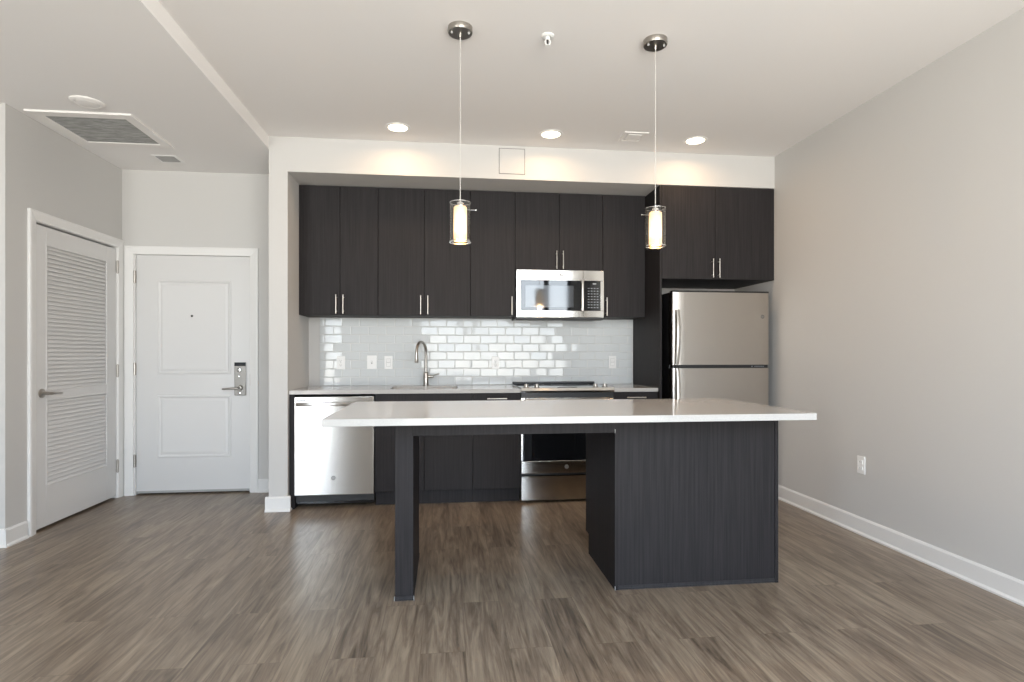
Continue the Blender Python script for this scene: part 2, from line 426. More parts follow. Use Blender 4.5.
# entry door
pe = lambda u, z, h: (u, -0.03 - h, z)
d1 = thing('door_1', 'white two-panel entry door with electronic lock and peephole', 'door', (-0.62, -0.03, 0))
struct(d1)
casing(pe, -1.164, -0.088, 2.104).build('casing', 'trim_paint', d1, smooth=0)
jm = MB().box(-1.0915, -1.084, -0.030, 0.05, 0, 2.044).box(-0.160, -0.1525, -0.030, 0.05, 0, 2.044).box(-1.084, -0.160, -0.030, 0.05, 2.036, 2.044)
jm.build('jamb', 'trim_paint', d1, smooth=0)
lf = MB().box(-1.081, -0.163, -0.022, 0.022, 0.014, 2.033, 0.0015)
PAN = [(0.0, 0.0), (0.006, 0.003), (0.014, 0.0035), (0.024, -0.006 + .006), (0.028, 0.0006), (0.044, 0.004), (0.060, 0.0045)]
def panel(m_, x0, x1, z0, z1, pl, base):
    m_.ring(x0, x1, z0, z1, [(0, base), (.005, base + .008), (.014, base + .009), (.024, base + .001), (.030, base + .0005), (.046, base + .007), (.050, base + .0075)], pl)
    i = .050; b = bmesh.new(); b.faces.new([b.verts.new(pl(*q, base + .0075)) for q in ((x0 + i, z0 + i), (x1 - i, z0 + i), (x1 - i, z1 - i), (x0 + i, z1 - i))]); m_._merge(b)
panel(lf, -0.913, -0.315, 1.020, 1.822, pe, -0.008)
panel(lf, -0.913, -0.315, 0.310, 0.842, pe, -0.008)
leaf = lf.build('door_leaf', 'door_paint', d1, smooth=25)
MB().box(-1.079, -0.165, -0.0245, -0.0222, 0.014, 0.032).build('door_sweep', 'grey_plastic', leaf, smooth=0)
for z in (1.845, 1.067, 0.290): hinge(pe, -1.088, z, d1)
MB().box(-0.1595, -0.1525, -0.0325, -0.031, 0.92, 1.02).build('strike_plate', 'nickel', d1, smooth=0)
lk = MB().box(-0.284, -0.190, -0.040, -0.0225, 0.836, 1.122, .004).build('lock_plate', 'nickel_dark', leaf)
MB().box(-0.283, -0.191, -0.0425, -0.0402, 1.090, 1.121, .001).build('keypad_window', 'tinted_screen', leaf)
MB().lathe((-0.242, -0.040, 1.056), [(0, .018), (.014, .016), (.019, .010), (.020, 0)], 24, '-Y').build('thumb_turn', 'chrome', leaf)
MB().lathe((-0.247, -0.040, 1.000), [(0, .006), (.006, .005), (.008, 0)], 16, '-Y').lathe((-0.240, -0.040, 0.855), [(0, .006), (.008, .005), (.010, 0)], 16, '-Y').build('lock_screw', 'chrome', leaf)
lv = MB().lathe((-0.236, -0.040, 0.902), [(0, .020), (.016, .019), (.020, .012), (.024, 0)], 24, '-Y')
lv.tube([(-.236, -.052, .902), (-.236, -.075, .902), (-.242, -.086, .902), (-.262, -.090, .901), (-.31, -.090, .899), (-.366, -.086, .896)], [.010, .010, .010, .010, .009, .007])
lv.build('lever_handle', 'nickel', leaf)
MB().lathe((-0.632, -0.0265, 1.518), [(0, .003), (.007, .005), (.010, .003), (.010, -.004)], 20, '-Y').build('peephole', 'dark_slot', leaf)
sc_ = MB()
for z in (1.553, 1.484): sc_.lathe((-0.632, -0.0265, z), [(0, .002), (.004, .0015), (.004, -.004)], 12, '-Y')
sc_.build('peephole_screw', 'grey_plastic', leaf)

# louvred closet door in the hall wall (faces +X)
ph = lambda u, z, h: (XL + h, u, z)
d2 = thing('door_2', 'white louvred closet door with lever handle in the hall wall', 'door', (XL, -0.58, 0))
struct(d2)
casing(ph, -1.128, -0.034, 2.147).build('casing', 'trim_paint', d2, smooth=0)
MB().box(-1.3, XL, -1.0545, -1.046, 0, 2.084).box(-1.3, XL, -0.109, -0.1005, 0, 2.084).box(-1.3, XL, -1.046, -0.109, 2.076, 2.084).build('jamb', 'trim_paint', d2, smooth=0)
Y0, Y1, Zt = -1.043, -0.113, 2.062
LU = [(0.290, 0.880), (0.945, 1.940)]
fr_ = MB(); X0, X1 = XL - .040, XL - .004
fr_.box(X0, X1, Y0, -0.944, 0.018, Zt, .002).box(X0, X1, -0.240, Y1, 0.018, Zt, .002)
fr_.box(X0, X1, -0.944, -0.240, 0.018, LU[0][0], .002).box(X0, X1, -0.944, -0.240, LU[0][1], LU[1][0], .002).box(X0, X1, -0.944, -0.240, LU[1][1], Zt, .002)
leaf2 = fr_.build('door_leaf', 'door_paint', d2)
for z0, z1 in LU:
    sl = MB(); n_ = round((z1 - z0) / .0297); p_ = (z1 - z0) / n_
    for i in range(n_):
        c = z0 + (i + .5) * p_
        sl.prism([(X1 - .0005, c - .0135), (X1 - .0005, c - .0110), (X1 - .015, c + .0170), (X1 - .021, c + .0170), (X1 - .007, c - .0135)], -0.944, -0.240, 'Y')
    sl.ring(-0.948, -0.236, z0 - .004, z1 + .004, [(0, -.004), (.002, -.001), (.009, -.001), (.011, -.006)], ph)
    sl.build('louvre_panel', 'door_paint', leaf2, smooth=0)
for z in (1.915, 1.055, 0.265): hinge(ph, -0.106, z, d2)
hd = MB().lathe((XL - .004, -0.990, 0.928), [(.031, 0), (.031, .007), (.027, .010), (.012, .012), (.011, .045), (0, .047)], 28, 'X')
hd.tube([(XL + .03, -.990, .928), (XL + .050, -.990, .928), (XL + .056, -.975, .928), (XL + .057, -.95, .927), (XL + .056, -.89, .923), (XL + .054, -.872, .922)], [.010, .010, .0095, .009, .008, .006])
hd.build('lever_handle', 'nickel', leaf2)

# ------------------------------------------------------------------ tile backsplash
TX0, TX1, TZ0, TW, TH = 0.42, 3.259, 0.9155, 0.1525, 0.0762
tl = MB()
for row in range(8):
    z0 = TZ0 + row * (TH - .0013); z1 = z0 + TH - .0038
    x = 0.765 - 3 * TW + (0 if row % 2 else TW / 2)
    while x < TX1:
        a, c = max(x + .0012, TX0), min(x + TW - .0012, TX1)
        x += TW
        if c - a < .012: continue
        b = bmesh.new()
        ry, rz = random.gauss(0, .010), random.gauss(0, .007)
        R = []
        for ins, h in ((0, .001), (.0006, .0045), (.0022, .0062), (.0055, .007)):
            R.append([b.verts.new((px, -(h + (px - (a + c) / 2) * ry + (pz - (z0 + z1) / 2) * rz), pz)) for px, pz in ((a + ins, z0 + ins), (c - ins, z0 + ins), (c - ins, z1 - ins), (a + ins, z1 - ins))])
        for p, q in zip(R, R[1:]):
            for i in range(4): b.faces.new((p[i], p[(i + 1) % 4], q[(i + 1) % 4], q[i]))
        b.faces.new(R[-1]); tl._merge(b)
bs = tl.build('backsplash', 'tile_glaze', None, smooth=0)
tag(bs, 'white glossy subway tile backsplash between counter and upper cabinets', 'backsplash')
MB().box(TX0, TX1, -.0046, -.0005, .9145, 1.5135).build('grout', 'grout', bs, smooth=0)
bs['kind'] = 'structure'

# ------------------------------------------------------------------ cabinets
def pull(x, y, z0, z1, parent, r_=0.0050):
    """vertical bar pull standing off a face at depth y"""
    h = MB().cyl((x, y - .030, z0), (x, y - .030, z1), r_, n=14)
    for z in (z0 + .022, z1 - .022): h.cyl((x, y, z), (x, y - .030, z), .0045, n=10)
    return h.build('handle', 'nickel_bright', parent)
def pull_h(x0, x1, y, z, parent):
    h = MB().cyl((x0, y - .030, z), (x1, y - .030, z), 0.0050, n=14)
    for x in (x0 + .02, x1 - .02): h.cyl((x, y, z), (x, y - .030, z), .0045, n=10)
    return h.build('handle', 'nickel_bright', parent)
def front(name, x0, x1, z0, z1, y, parent):
    return MB().box(x0 + .0016, x1 - .0016, y, y + .019, z0 + .0016, z1 - .0016, .0012).build(name, 'laminate', parent)

ZU0, ZU1, YU = 1.514, 2.577, -0.35
UG = 'dark wall cabinets over the counter'
def upper(x0, x1, z0, z1, doors, label, yf=YU, fill=None, group=UG, hz=.011):
    t_ = thing('wall_cabinet', label, 'cabinet', ((x0 + x1) / 2, 0, z0), group)
    MB().box(x0 + .0006, x1 - .0006, yf + .0205, -.0005, z0, z1, .001).build('carcass', 'carcass_dark' if z0 > 1.7 else 'laminate', t_)
    if fill: MB().box(fill[0], fill[1], yf + .004, -.0005, z0, z1, .001).build('filler', 'laminate', t_)
    for (a, c, hx) in doors:
        d = front('door', a, c, z0, z1, yf, t_)
        pull(hx, yf, z0 + hz, z0 + hz + .156, d)
    return t_
upper(0.352, 0.962, ZU0, ZU1, [(0.352, 0.655, 0.627), (0.655, 0.962, 0.684)], 'dark two-door wall cabinet beside the wall stub, over the dishwasher', fill=(.3275, .3515))
upper(0.9625, 1.7265, ZU0, ZU1, [(0.9625, 1.342, 1.313), (1.342, 1.7265, 1.372)], 'dark two-door wall cabinet over the kitchen faucet')
upper(1.727, 2.108, ZU0, ZU1, [(1.727, 2.108, 2.078)], 'dark single-door wall cabinet on the sink side of the microwave')
upper(2.1085, 2.8735, 1.910, ZU1, [(2.1085, 2.491, 2.464), (2.491, 2.8735, 2.520)], 'short dark two-door wall cabinet directly above the microwave')
upper(2.874, 3.2600, ZU0, ZU1, [(2.874, 3.2560, 2.904)], 'dark single-door wall cabinet between microwave and refrigerator panel')
upper(3.2805, 4.246, 1.812, ZU1, [(3.2805, 3.738, 3.709), (3.738, 4.246, 3.764)], 'deep dark two-door wall cabinet above the refrigerator', yf=-.676, fill=(4.2465, 4.2585))
tag(MB().box(3.2615, 3.2795, -.676, -.0005, 0, ZU1, .001).build('end_panel', 'laminate', None, loc=(3.27, -.34, 0)), 'tall dark panel standing between counter and refrigerator', 'panel')

YB = -0.632; ZB0, ZB1 = 0.115, 0.882
def base(x0, x1, label, hollow=False):
    t_ = thing('base_cabinet', label, 'cabinet', ((x0 + x1) / 2, 0, 0), 'dark base cabinets along the wall')
    c = MB()
    if hollow:
        c.box(x0, x0 + .018, YB + .0205, -.001, ZB0, ZB1).box(x1 - .018, x1, YB + .0205, -.001, ZB0, ZB1)
        c.box(x0 + .018, x1 - .018, YB + .0205, -.001, ZB0, ZB0 + .018).box(x0 + .018, x1 - .018, -.013, -.001, ZB0 + .018, ZB1)
        c.box(x0 + .018, x1 - .018, YB + .0205, YB + .04, ZB1 - .10, ZB1)
    else: c.box(x0, x1, YB + .0205, -.001, ZB0, ZB1)
    c.build('carcass', 'carcass_dark', t_, smooth=0)
    MB().box(x0, x1, -.572, -.556, 0.0, ZB0, .001).build('toe_kick', 'laminate', t_)
    return t_
tag(MB().box(0.3275, 0.3660, -.632, -.001, 0, ZB1, .001).build('filler_panel', 'laminate', None, loc=(.347, -.3, 0)), 'narrow dark filler strip between wall stub and dishwasher', 'panel')
bs1 = base(0.9685, 1.7345, 'dark two-door sink base cabinet beside the dishwasher', True)
front('false_front', 0.9685, 1.7345, 0.735, ZB1, YB, bs1)
pull(1.321, YB, 0.555, 0.711, front('door', 0.9685, 1.352, ZB0, 0.735, YB, bs1))
pull(1.379, YB, 0.555, 0.711, front('door', 1.352, 1.7345, ZB0, 0.735, YB, bs1))
bs2 = base(1.735, 2.1185, 'dark drawer-over-door base cabinet between sink base and range')
pull_h(1.848, 2.006, YB, 0.838, front('drawer', 1.735, 2.1185, 0.735, ZB1, YB, bs2))
pull(2.078, YB, 0.555, 0.711, front('door', 1.735, 2.1185, ZB0, 0.735, YB, bs2))
bs3 = base(2.8835, 3.2605, 'dark drawer-over-door base cabinet between range and refrigerator panel')
pull_h(2.992, 3.152, YB, 0.838, front('drawer', 2.8835, 3.2605, 0.735, ZB1, YB, bs3))
pull(2.924, YB, 0.555, 0.711, front('door', 2.8835, 3.2605, ZB0, 0.735, YB, bs3))

# ------------------------------------------------------------------ countertops, sink, faucet
def rrect(x0, x1, y0, y1, r_, n=6):
    out = []
    for cx_, cy_, a0 in ((x1 - r_, y0 + r_, -PI / 2), (x1 - r_, y1 - r_, 0), (x0 + r_, y1 - r_, PI / 2), (x0 + r_, y0 + r_, PI)):
        out += [(cx_ + r_ * math.cos(a0 + PI / 2 * i / n), cy_ + r_ * math.sin(a0 + PI / 2 * i / n)) for i in range(n + 1)]
    return out
SK = (1.075, 1.620, -0.545, -0.150)
def slab_with_hole(x0, x1, y0, y1, z0, z1, hole):
    b = bmesh.new(); L = {}
    for z in (z0, z1):
        es = []
        for key, pts in (('o', [(x0, y0), (x1, y0), (x1, y1), (x0, y1)]), ('i', hole)):
            vs = [b.verts.new((p[0], p[1], z)) for p in pts]; L[key, z] = vs
            es += [b.edges.new((vs[i], vs[(i + 1) % len(vs)])) for i in range(len(vs))]
        bmesh.ops.triangle_fill(b, use_beauty=True, edges=es)
    for key in 'oi':
        A, B = L[key, z0], L[key, z1]
        for i in range(len(A)): b.faces.new((A[i], A[(i + 1) % len(A)], B[(i + 1) % len(A)], B[i]))
    m_ = MB(); m_._merge(b); return m_
ct = slab_with_hole(0.3275, 2.1185, -.646, -.001, .8835, .914, rrect(*SK, .05))
tag(ct.build('countertop', 'quartz', None, smooth=30, loc=(1.2, -.32, .8835)), 'long white quartz countertop holding the sink, against the backsplash', 'countertop', 'quartz wall countertops')
tag(MB().box(2.8835, 3.2605, -.646, -.001, .8835, .914, .002).build('countertop', 'quartz', None, loc=(3.07, -.32, .8835)), 'short white quartz countertop between range and tall refrigerator panel', 'countertop', 'quartz wall countertops')
sk = thing('sink', 'undermount sink sunk in the countertop below the faucet', 'sink', (1.35, -.35, .70))
b = bmesh.new(); loops = []
for ins, z in ((-.008, .8830), (-.002, .8825), (0, .878), (.006, .72), (.03, .695)):
    loops.append([b.verts.new((p[0], p[1], z)) for p in rrect(SK[0] + ins, SK[1] - ins, SK[2] + ins, SK[3] - ins, .05)])
for p, q in zip(loops, loops[1:]):
    for i in range(len(p)): b.faces.new((p[i], p[(i + 1) % len(p)], q[(i + 1) % len(p)], q[i]))
b.faces.new(loops[-1])
m_ = MB(); m_._merge(b); m_.build('bowl', 'stainless', sk)
MB().lathe((1.35, -.35, .6955), [(0, .001), (.03, .001), (.036, .004), (.040, .0005)], 24).build('drain', 'chrome', sk)
fc = thing('faucet', 'tall brushed nickel gooseneck faucet behind the sink', 'faucet', (1.346, -.085, .914))
fx, fy = 1.346, -.085
MB().lathe((fx, fy, .9142), [(.027, 0), (.027, .006), (.023, .010), (.0225, .112), (.020, .118), (.014, .122), (0, .122)], 28).build('body', 'nickel', fc)
nk = [(fx, fy, 1.03), (fx, fy, 1.10), (fx, fy, 1.205)]; dx, dy = -.036, -.098
for i in range(1, 13):
    a = PI * i / 12
    nk.append((fx + dx * (1 - math.cos(a)), fy + dy * (1 - math.cos(a)), 1.205 + .092 * math.sin(a)))
nk.append((fx + 2 * dx, fy + 2 * dy, 1.185))
MB().tube(nk, .0125, 16).build('spout', 'nickel', fc)
ex, ey = fx + 2 * dx, fy + 2 * dy
MB().lathe((ex, ey, 1.118), [(0, .0), (.014, .0), (.0165, .006), (.0155, .05), (.0135, .072), (0, .074)], 20).build('spray_head', 'nickel', fc)
MB().cyl((fx + .02, fy, .995), (fx + .064, fy, .995), .0135, n=18).cyl((fx + .064, fy, .995), (fx + .069, fy, .995), .0135, .009, n=18).tube([(fx + .056, fy, .998), (fx + .078, fy - .01, 1.010), (fx + .118, fy - .02, 1.018)], [.006, .0055, .004], 10).build('lever', 'nickel_bright', fc)

# ------------------------------------------------------------------ dishwasher
dw = thing('dishwasher', 'stainless steel dishwasher under the counter beside the wall stub', 'dishwasher', (.667, -.3, 0))
MB().box(.372, .962, -.61, -.02, .05, .866).build('tub', 'black_plastic', dw, smooth=0)
dd = MB().box(.3695, .9655, -.656, -.611, .108, .864, .004).build('door', 'stainless', dw)
hb = MB().box(.384, .952, -.690, -.676, .795, .823, .006, 3).box(.386, .412, -.676, -.655, .797, .821, .003).box(.924, .950, -.676, -.655, .797, .821, .003)
hb.build('handle', 'stainless', dd)
pl_ = MB().box(.384, .457, -.6572, -.6558, .829, .840)
pl_.build('control_label', 'grey_print', dd, smooth=0)
badge(.661, -.656, .239, dd)
MB().box(.370, .966, -.585, -.572, .022, .092, .004).box(.372, .395, -.600, -.585, .03, .095, .003).box(.940, .964, -.600, -.585, .03, .095, .003).box(.372, .964, -.60, -.52, .094, .1065).build('toe_grille', 'black_glass', dw)
for x in (.41, .92): MB().cyl((x, -.45, 0), (x, -.45, .05), .016, n=14).build('foot', 'black_plastic', dw)

# ------------------------------------------------------------------ range
rg = thing('range', 'stainless slide-in electric range with black glass oven door', 'range', (2.501, -.33, 0))
RX0, RX1 = 2.1205, 2.8815
MB().box(RX0 + .004, RX1 - .004, -.628, -.02, .05, .900).build('body', 'black_plastic', rg, smooth=0)
MB().box(RX0, RX1, -.630, -.012, .9155, .922, .002).build('cooktop', 'black_glass', rg)
rn = MB()
for (x, y, r_) in ((2.31, -.46, .10), (2.69, -.46, .09), (2.31, -.2, .075), (2.69, -.2, .10), (2.5, -.2, .055)):
    rn.lathe((x, y, .9221), [(r_, 0), (r_, .0003), (r_ - .004, .0003), (r_ - .004, 0)], 36)
rn.build('burner_rings', 'grey_print', rg)
MB().box(RX0 + .002, RX1 - .002, -.058, -.016, .9222, .942, .006).build('back_trim', 'black_plastic', rg)
cp = MB().prism([(-.668, .884), (-.672, .900), (-.664, .921), (-.600, .9265), (-.598, .9225), (-.6295, .9225), (-.6295, .884)], RX0, RX1, 'X').build('control_panel', 'stainless_dim', rg, smooth=20)
for x in (2.163, 2.250, 2.733, 2.811):
    k = MB().lathe((x, -.636, .9235), [(.0225, 0), (.0225, .005), (.018, .008), (.0165, .024), (.014, .027), (0, .027)], 24)
    k.box(x - .003, x + .003, -.652, -.620, .945, .954, .001); k.build('knob', 'nickel', rg)
MB().box(2.42, 2.58, -.634, -.612, .9255, .9272).build('touch_display', 'black_glass', rg, smooth=0)
MB().box(RX0 + .003, RX1 - .003, -.655, -.629, .843, .882).build('vent_strip', 'black_plastic', rg, smooth=0)
od = MB().box(RX0, RX1, -.662, -.629, .237, .335, .003).box(RX0, RX0 + .012, -.662, -.629, .336, .842).box(RX1 - .012, RX1, -.662, -.629, .336, .842).box(RX0 + .012, RX1 - .012, -.662, -.629, .800, .842).build('oven_door', 'stainless_dim', rg)
MB().box(RX0 + .0125, RX1 - .0125, -.664, -.630, .3355, .7995, .002).build('door_glass', 'black_glass', od)
MB().cyl((RX0 + .03, -.715, .826), (RX1 - .03, -.715, .826), .012, n=18).box(RX0 + .05, RX0 + .075, -.71, -.662, .816, .836, .004).box(RX1 - .075, RX1 - .05, -.71, -.662, .816, .836, .004).build('handle', 'stainless_dim', od)
badge(2.489, -.662, .286, od)
MB().box(RX0, RX1, -.662, -.629, .022, .214, .003).prism([(-.662, .205), (-.674, .211), (-.674, .2155), (-.662, .2155)], RX0, RX1, 'X').build('storage_drawer', 'stainless_dim', rg)
for x in (2.18, 2.82): MB().cyl((x, -.5, 0), (x, -.5, .05), .018, n=14).build('foot', 'black_plastic', rg)

# ------------------------------------------------------------------ microwave
mw = thing('microwave', 'stainless over-the-range microwave mounted above the range', 'microwave', (2.491, -.2, 1.49))
WX0, WX1 = 2.1125, 2.8705
MB().box(WX0 + .004, WX1 - .004, -.375, -.003, 1.496, 1.909).build('body', 'black_plastic', mw, smooth=0)
dr = MB().box(WX0, 2.688, -.400, -.376, 1.819, 1.907, .002).box(WX0, 2.688, -.400, -.376, 1.506, 1.563, .002).box(WX0, 2.150, -.400, -.376, 1.564, 1.818, .001).build('door', 'stainless_dim', mw)
MB().box(2.1505, 2.688, -.3995, -.377, 1.5635, 1.8185, .001).build('door_glass', 'black_glass', dr)
MB().box(2.190, 2.605, -.4003, -.3996, 1.590, 1.776, .0003).build('window_screen', 'tinted_screen', dr)
hm = MB().box(2.668, 2.688, -.436, -.424, 1.560, 1.826, .005, 3).box(2.670, 2.686, -.426, -.399, 1.566, 1.584, .003).box(2.670, 2.686, -.426, -.399, 1.800, 1.818, .003)
hm.build('handle', 'nickel_bright', dr)
badge(2.499, -.400, 1.868, dr, .015)
pn = MB().box(2.6895, WX1, -.400, -.376, 1.819, 1.907, .002).box(2.6895, WX1, -.400, -.376, 1.506, 1.563, .002).box(2.840, WX1, -.400, -.376, 1.564, 1.818, .001).build('side_frame', 'stainless_dim', mw)
kp = MB().box(2.6895, 2.8395, -.3995, -.377, 1.5635, 1.8185, .001).build('control_panel', 'black_glass', mw)
MB().box(2.772, 2.802, -.4002, -.3996, 1.788, 1.801).build('display', 'grey_print', kp, smooth=0)
ky = MB()
for i in range(8):
    for j in range(4):
        ky.box(2.728 + j * .026, 2.744 + j * .026, -.3999, -.3996, 1.588 + i * .0235, 1.594 + i * .0235)
ky.build('keypad', 'grey_print', kp, smooth=0)
MB().box(WX0 + .006, WX1 - .006, -.392, -.30, 1.487, 1.4955, .002).box(2.34, 2.62, -.396, -.392, 1.490, 1.504).build('vent_grille', 'dark_slot', mw)

# ------------------------------------------------------------------ refrigerator
rf = thing('refrigerator', 'stainless top-freezer refrigerator with black sides in the niche', 'refrigerator', (3.757, -.35, 0))
FX0, FX1, FY = 3.340, 4.168, -.752
MB().box(FX0 + .004, FX1 - .004, -.672, -.045, .03, 1.683, .004).build('cabinet', 'black_plastic', rf)
MB().box(FX0 + .004, FX1 - .004, FY - .001, -.676, 1.6945, 1.7075, .002).box(FX0 + .006, FX1 - .006, -.676, -.060, 1.6835, 1.700, .003).build('top_cover', 'black_plastic', rf)
def fdoor(z0, z1, name):
    pr_ = []
    for i in range(9):
        u = i / 8; pr_.append((FX0 + (FX1 - FX0) * u, FY - .006 * (1 - (2 * u - 1) ** 2)))
    r_ = .014
    out = [(FX0, -.679), (FX0, FY + r_), (FX0 + .004, FY + .004), (FX0 + r_, FY)] + [(x, y) for x, y in pr_[1:-1]] + [(FX1 - r_, FY), (FX1 - .004, FY + .004), (FX1, FY + r_), (FX1, -.679)]
    return MB().prism(out, z0, z1, 'Z').build(name, 'stainless_fridge', rf, smooth=40)
f1 = fdoor(1.106, 1.694, 'freezer_door'); f2 = fdoor(.095, 1.078, 'fridge_door')
MB().box(FX0 + .006, FX1 - .006, -.740, -.679, 1.0785, 1.1055, .002).build('middle_rail', 'black_plastic', rf)
def fhandle(z0, z1, par):
    h = MB(); n_ = 12
    pts = [(3.364 + .008 * (i / n_), FY - .012 - .042 * math.sin(PI * (.12 + .76 * i / n_)), z0 + (z1 - z0) * i / n_) for i in range(n_ + 1)]
    b = bmesh.new(); R = []
    for x, y, z in pts: R.append([b.verts.new(p) for p in ((x - .015, y, z), (x - .013, y - .010, z), (x, y - .014, z), (x + .013, y - .010, z), (x + .015, y, z), (x, y + .008, z))])
    for p, q in zip(R, R[1:]):
        for i in range(6): b.faces.new((p[i], p[(i + 1) % 6], q[(i + 1) % 6], q[i]))
    b.faces.new(R[0]); b.faces.new(R[-1]); h._merge(b)
    for i in (0, n_): h.box(pts[i][0] - .013, pts[i][0] + .013, pts[i][1], FY + .004, pts[i][2] - .008, pts[i][2] + .008, .002)
    return h.build('handle', 'nickel_bright', par, smooth=50)
fhandle(1.112, 1.545, f1); fhandle(.56, 1.072, f2)
badge(4.108, FY - .0015, 1.500, f1, .016)
lm = MB()
for i in range(9): lm.box(4.045 + i * .0095, 4.051 + i * .0095, -.7412, -.7402, 1.088 + .001 * (i % 2), 1.096)
lm.lathe((4.024, -.740, 1.092), [(0, .001), (.006, .001), (.006, 0)], 14, '-Y')
lm.build('nameplate', 'grey_print', rf, smooth=0)
MB().box(FX0 + .01, FX1 - .01, -.70, -.60, .0, .085, .004).build('kick_grille', 'black_plastic', rf)

# ------------------------------------------------------------------ island
il = thing('kitchen_island', 'dark wood-grain island with a cabinet end and a wide leg', 'island', (2.26, -2.08, 0))
IY0, IY1 = -2.382, -1.775
IX0, IX1 = 2.372, 3.2495
# cabinet body with a toe notch at the back; side outline in (y, z)
MB().prism([(IY0 + .021, 0.0), (IY1 - .070, 0.0), (IY1 - .070, .115), (IY1 - .02, .115), (IY1 - .02, .882), (IY0 + .021, .882)], IX0 + .0185, IX1 - .0185, 'X').build('cabinet', 'carcass_dark', il, smooth=0)
side = [(IY0, 0.0), (IY1 - .068, 0.0), (IY1 - .068, .118), (IY1, .118), (IY1, .882), (IY0, .882)]
for a in (IX0, IX1 - .018): MB().prism(side, a, a + .018, 'X').build('end_panel', 'laminate', il, smooth=0)
MB().box(IX0 + .0185, IX1 - .0185, IY0 + .005, IY0 + .0205, .022, .882).build('back_panel', 'laminate', il, smooth=0)
MB().box(IX0 + .0185, IX1 - .0185, IY0 + .002, IY0 + .0205, 0, .0215, .001).build('base_strip', 'laminate_edge', il)
for a, c, h_ in ((IX0 + .0185, 2.811, 2.78), (2.811, IX1 - .0185, 2.842)):
    d = MB().box(a + .0016, c - .0016, IY1 - .0195, IY1, .117, .880, .0012).build('door', 'laminate', il)
    hh = MB().cyl((h_, IY1 + .030, .69), (h_, IY1 + .030, .85), 0.0050, n=14)
    for z in (.71, .83): hh.cyl((h_, IY1, z), (h_, IY1 + .030, z), .0045, n=10)
    hh.build('handle', 'nickel_bright', d)
LX0, LX1 = 1.279, 1.366
MB().box(LX0, LX1, IY0, IY1, 0.020, .882, .0015).build('leg', 'laminate', il)
MB().box(LX0 - .003, LX1 + .003, IY0 - .003, IY1 + .003, 0, .020, .001).build('leg_shoe', 'laminate_edge', il)
for x in (LX0 - .0045, LX1 + .0015): MB().box(x, x + .003, IY0 - .0045, IY0 + .004, 0, .021).build('corner_clip', 'grey_plastic', il)
for z in (0, .795): MB().box(IX0 - .001, IX0 + .002, IY0 - .0015, IY0 + .003, z, z + .02).build('corner_clip', 'grey_plastic', il)
MB().box(LX1, IX0, IY0, IY0 + .030, .797, .882, .001).build('apron', 'laminate', il)
MB().box(LX1, IX0, IY1 - .030, IY1, .797, .882, .001).build('rear_apron', 'laminate', il)
tag(MB().box(0.996, 3.262, -2.678, -1.762, .883, .915, .0025).build('island_worktop', 'quartz', None, loc=(2.14, -2.22, .883)), 'white quartz slab topping the kitchen island, overhanging the leg', 'worktop')

# ------------------------------------------------------------------ pendants
def pendant(x, y, label, side):
    p = thing('pendant_light', label, 'pendant light', (x, y, 1.7485), 'pendant lights over the island')
    cn = MB().lathe((x, y, ZC), [(0, 0), (.062, 0), (.062, -.026), (.060, -.029), (0, -.029)], 40).build('canopy', 'nickel', p)
    for q in (-1, 1): MB().lathe((x + q * .043, y - .012, ZC - .029), [(.006, 0), (.006, -.006), (.004, -.009), (0, -.010)], 14).build('canopy_screw', 'grey_plastic', cn)
    MB().lathe((x, y, ZC - .029), [(.008, 0), (.0075, -.012), (.004, -.020), (0, -.020)], 16).build('cord_grip', 'nickel_bright', cn)
    MB().cyl((x, y, 1.9645), (x, y, ZC - .048), .0022, n=10).build('cord', 'cord_clear', p)
    so = MB().lathe((x, y, 0), [(.0, 1.9665), (.004, 1.9665), (.005, 1.9635), (.0145, 1.9615), (.0155, 1.9595), (.0155, 1.9435), (.030, 1.9420), (.030, 1.9385), (0, 1.9385)], 24).build('socket', 'chrome', p)
    MB().cyl((x, y, 1.9245), (x + side * .078, y, 1.9245), .0022, n=8).lathe((x + side * .078, y, 1.9245), [(0, 0), (.004, 0), (.004, .004), (0, .004)], 10, 'X').build('set_pin', 'chrome', so)
    MB().lathe((x, y, 0), [(.0335, 1.7715), (.0335, 1.9365), (.0315, 1.9365), (.0315, 1.7715), (.0335, 1.7715)], 32).build('inner_shade', 'frosted_lit', p)
    MB().lathe((x, y, 0), [(.0535, 1.7645), (.0535, 1.9585), (.0505, 1.9585), (.0505, 1.7645), (.0535, 1.7645)], 40).build('glass_shade', 'clear_glass', p)
    MB().lathe((x, y, 0), [(.0555, 1.7585), (.0555, 1.7645), (.049, 1.7645), (.049, 1.7585), (.0555, 1.7585)], 40).build('glass_rim', 'chrome', p)
    MB().lathe((x, y, 0), [(.0542, 1.9585), (.0542, 1.9610), (.0502, 1.9610), (.0502, 1.9585), (.0542, 1.9585)], 40).build('upper_rim', 'chrome', p)
    MB().lathe((x, y, 0), [(.034, 1.7665), (.034, 1.7705), (.031, 1.7705), (.031, 1.7665), (.034, 1.7665)], 32).build('inner_ring', 'nickel', p)
    l = bpy.data.lights.new('pendant_bulb', 'POINT'); l.energy = 5.0; l.color = (1, .62, .30); l.shadow_soft_size = .02
    lo = bpy.data.objects.new('pendant_bulb', l); lo.location = (x, y, 1.7355); COL.objects.link(lo)
pendant(1.5955, -2.288, 'lit glass cylinder pendant hanging above the island leg', 1)
pendant(2.619, -2.288, 'lit glass cylinder pendant hanging above the island cabinet', -1)

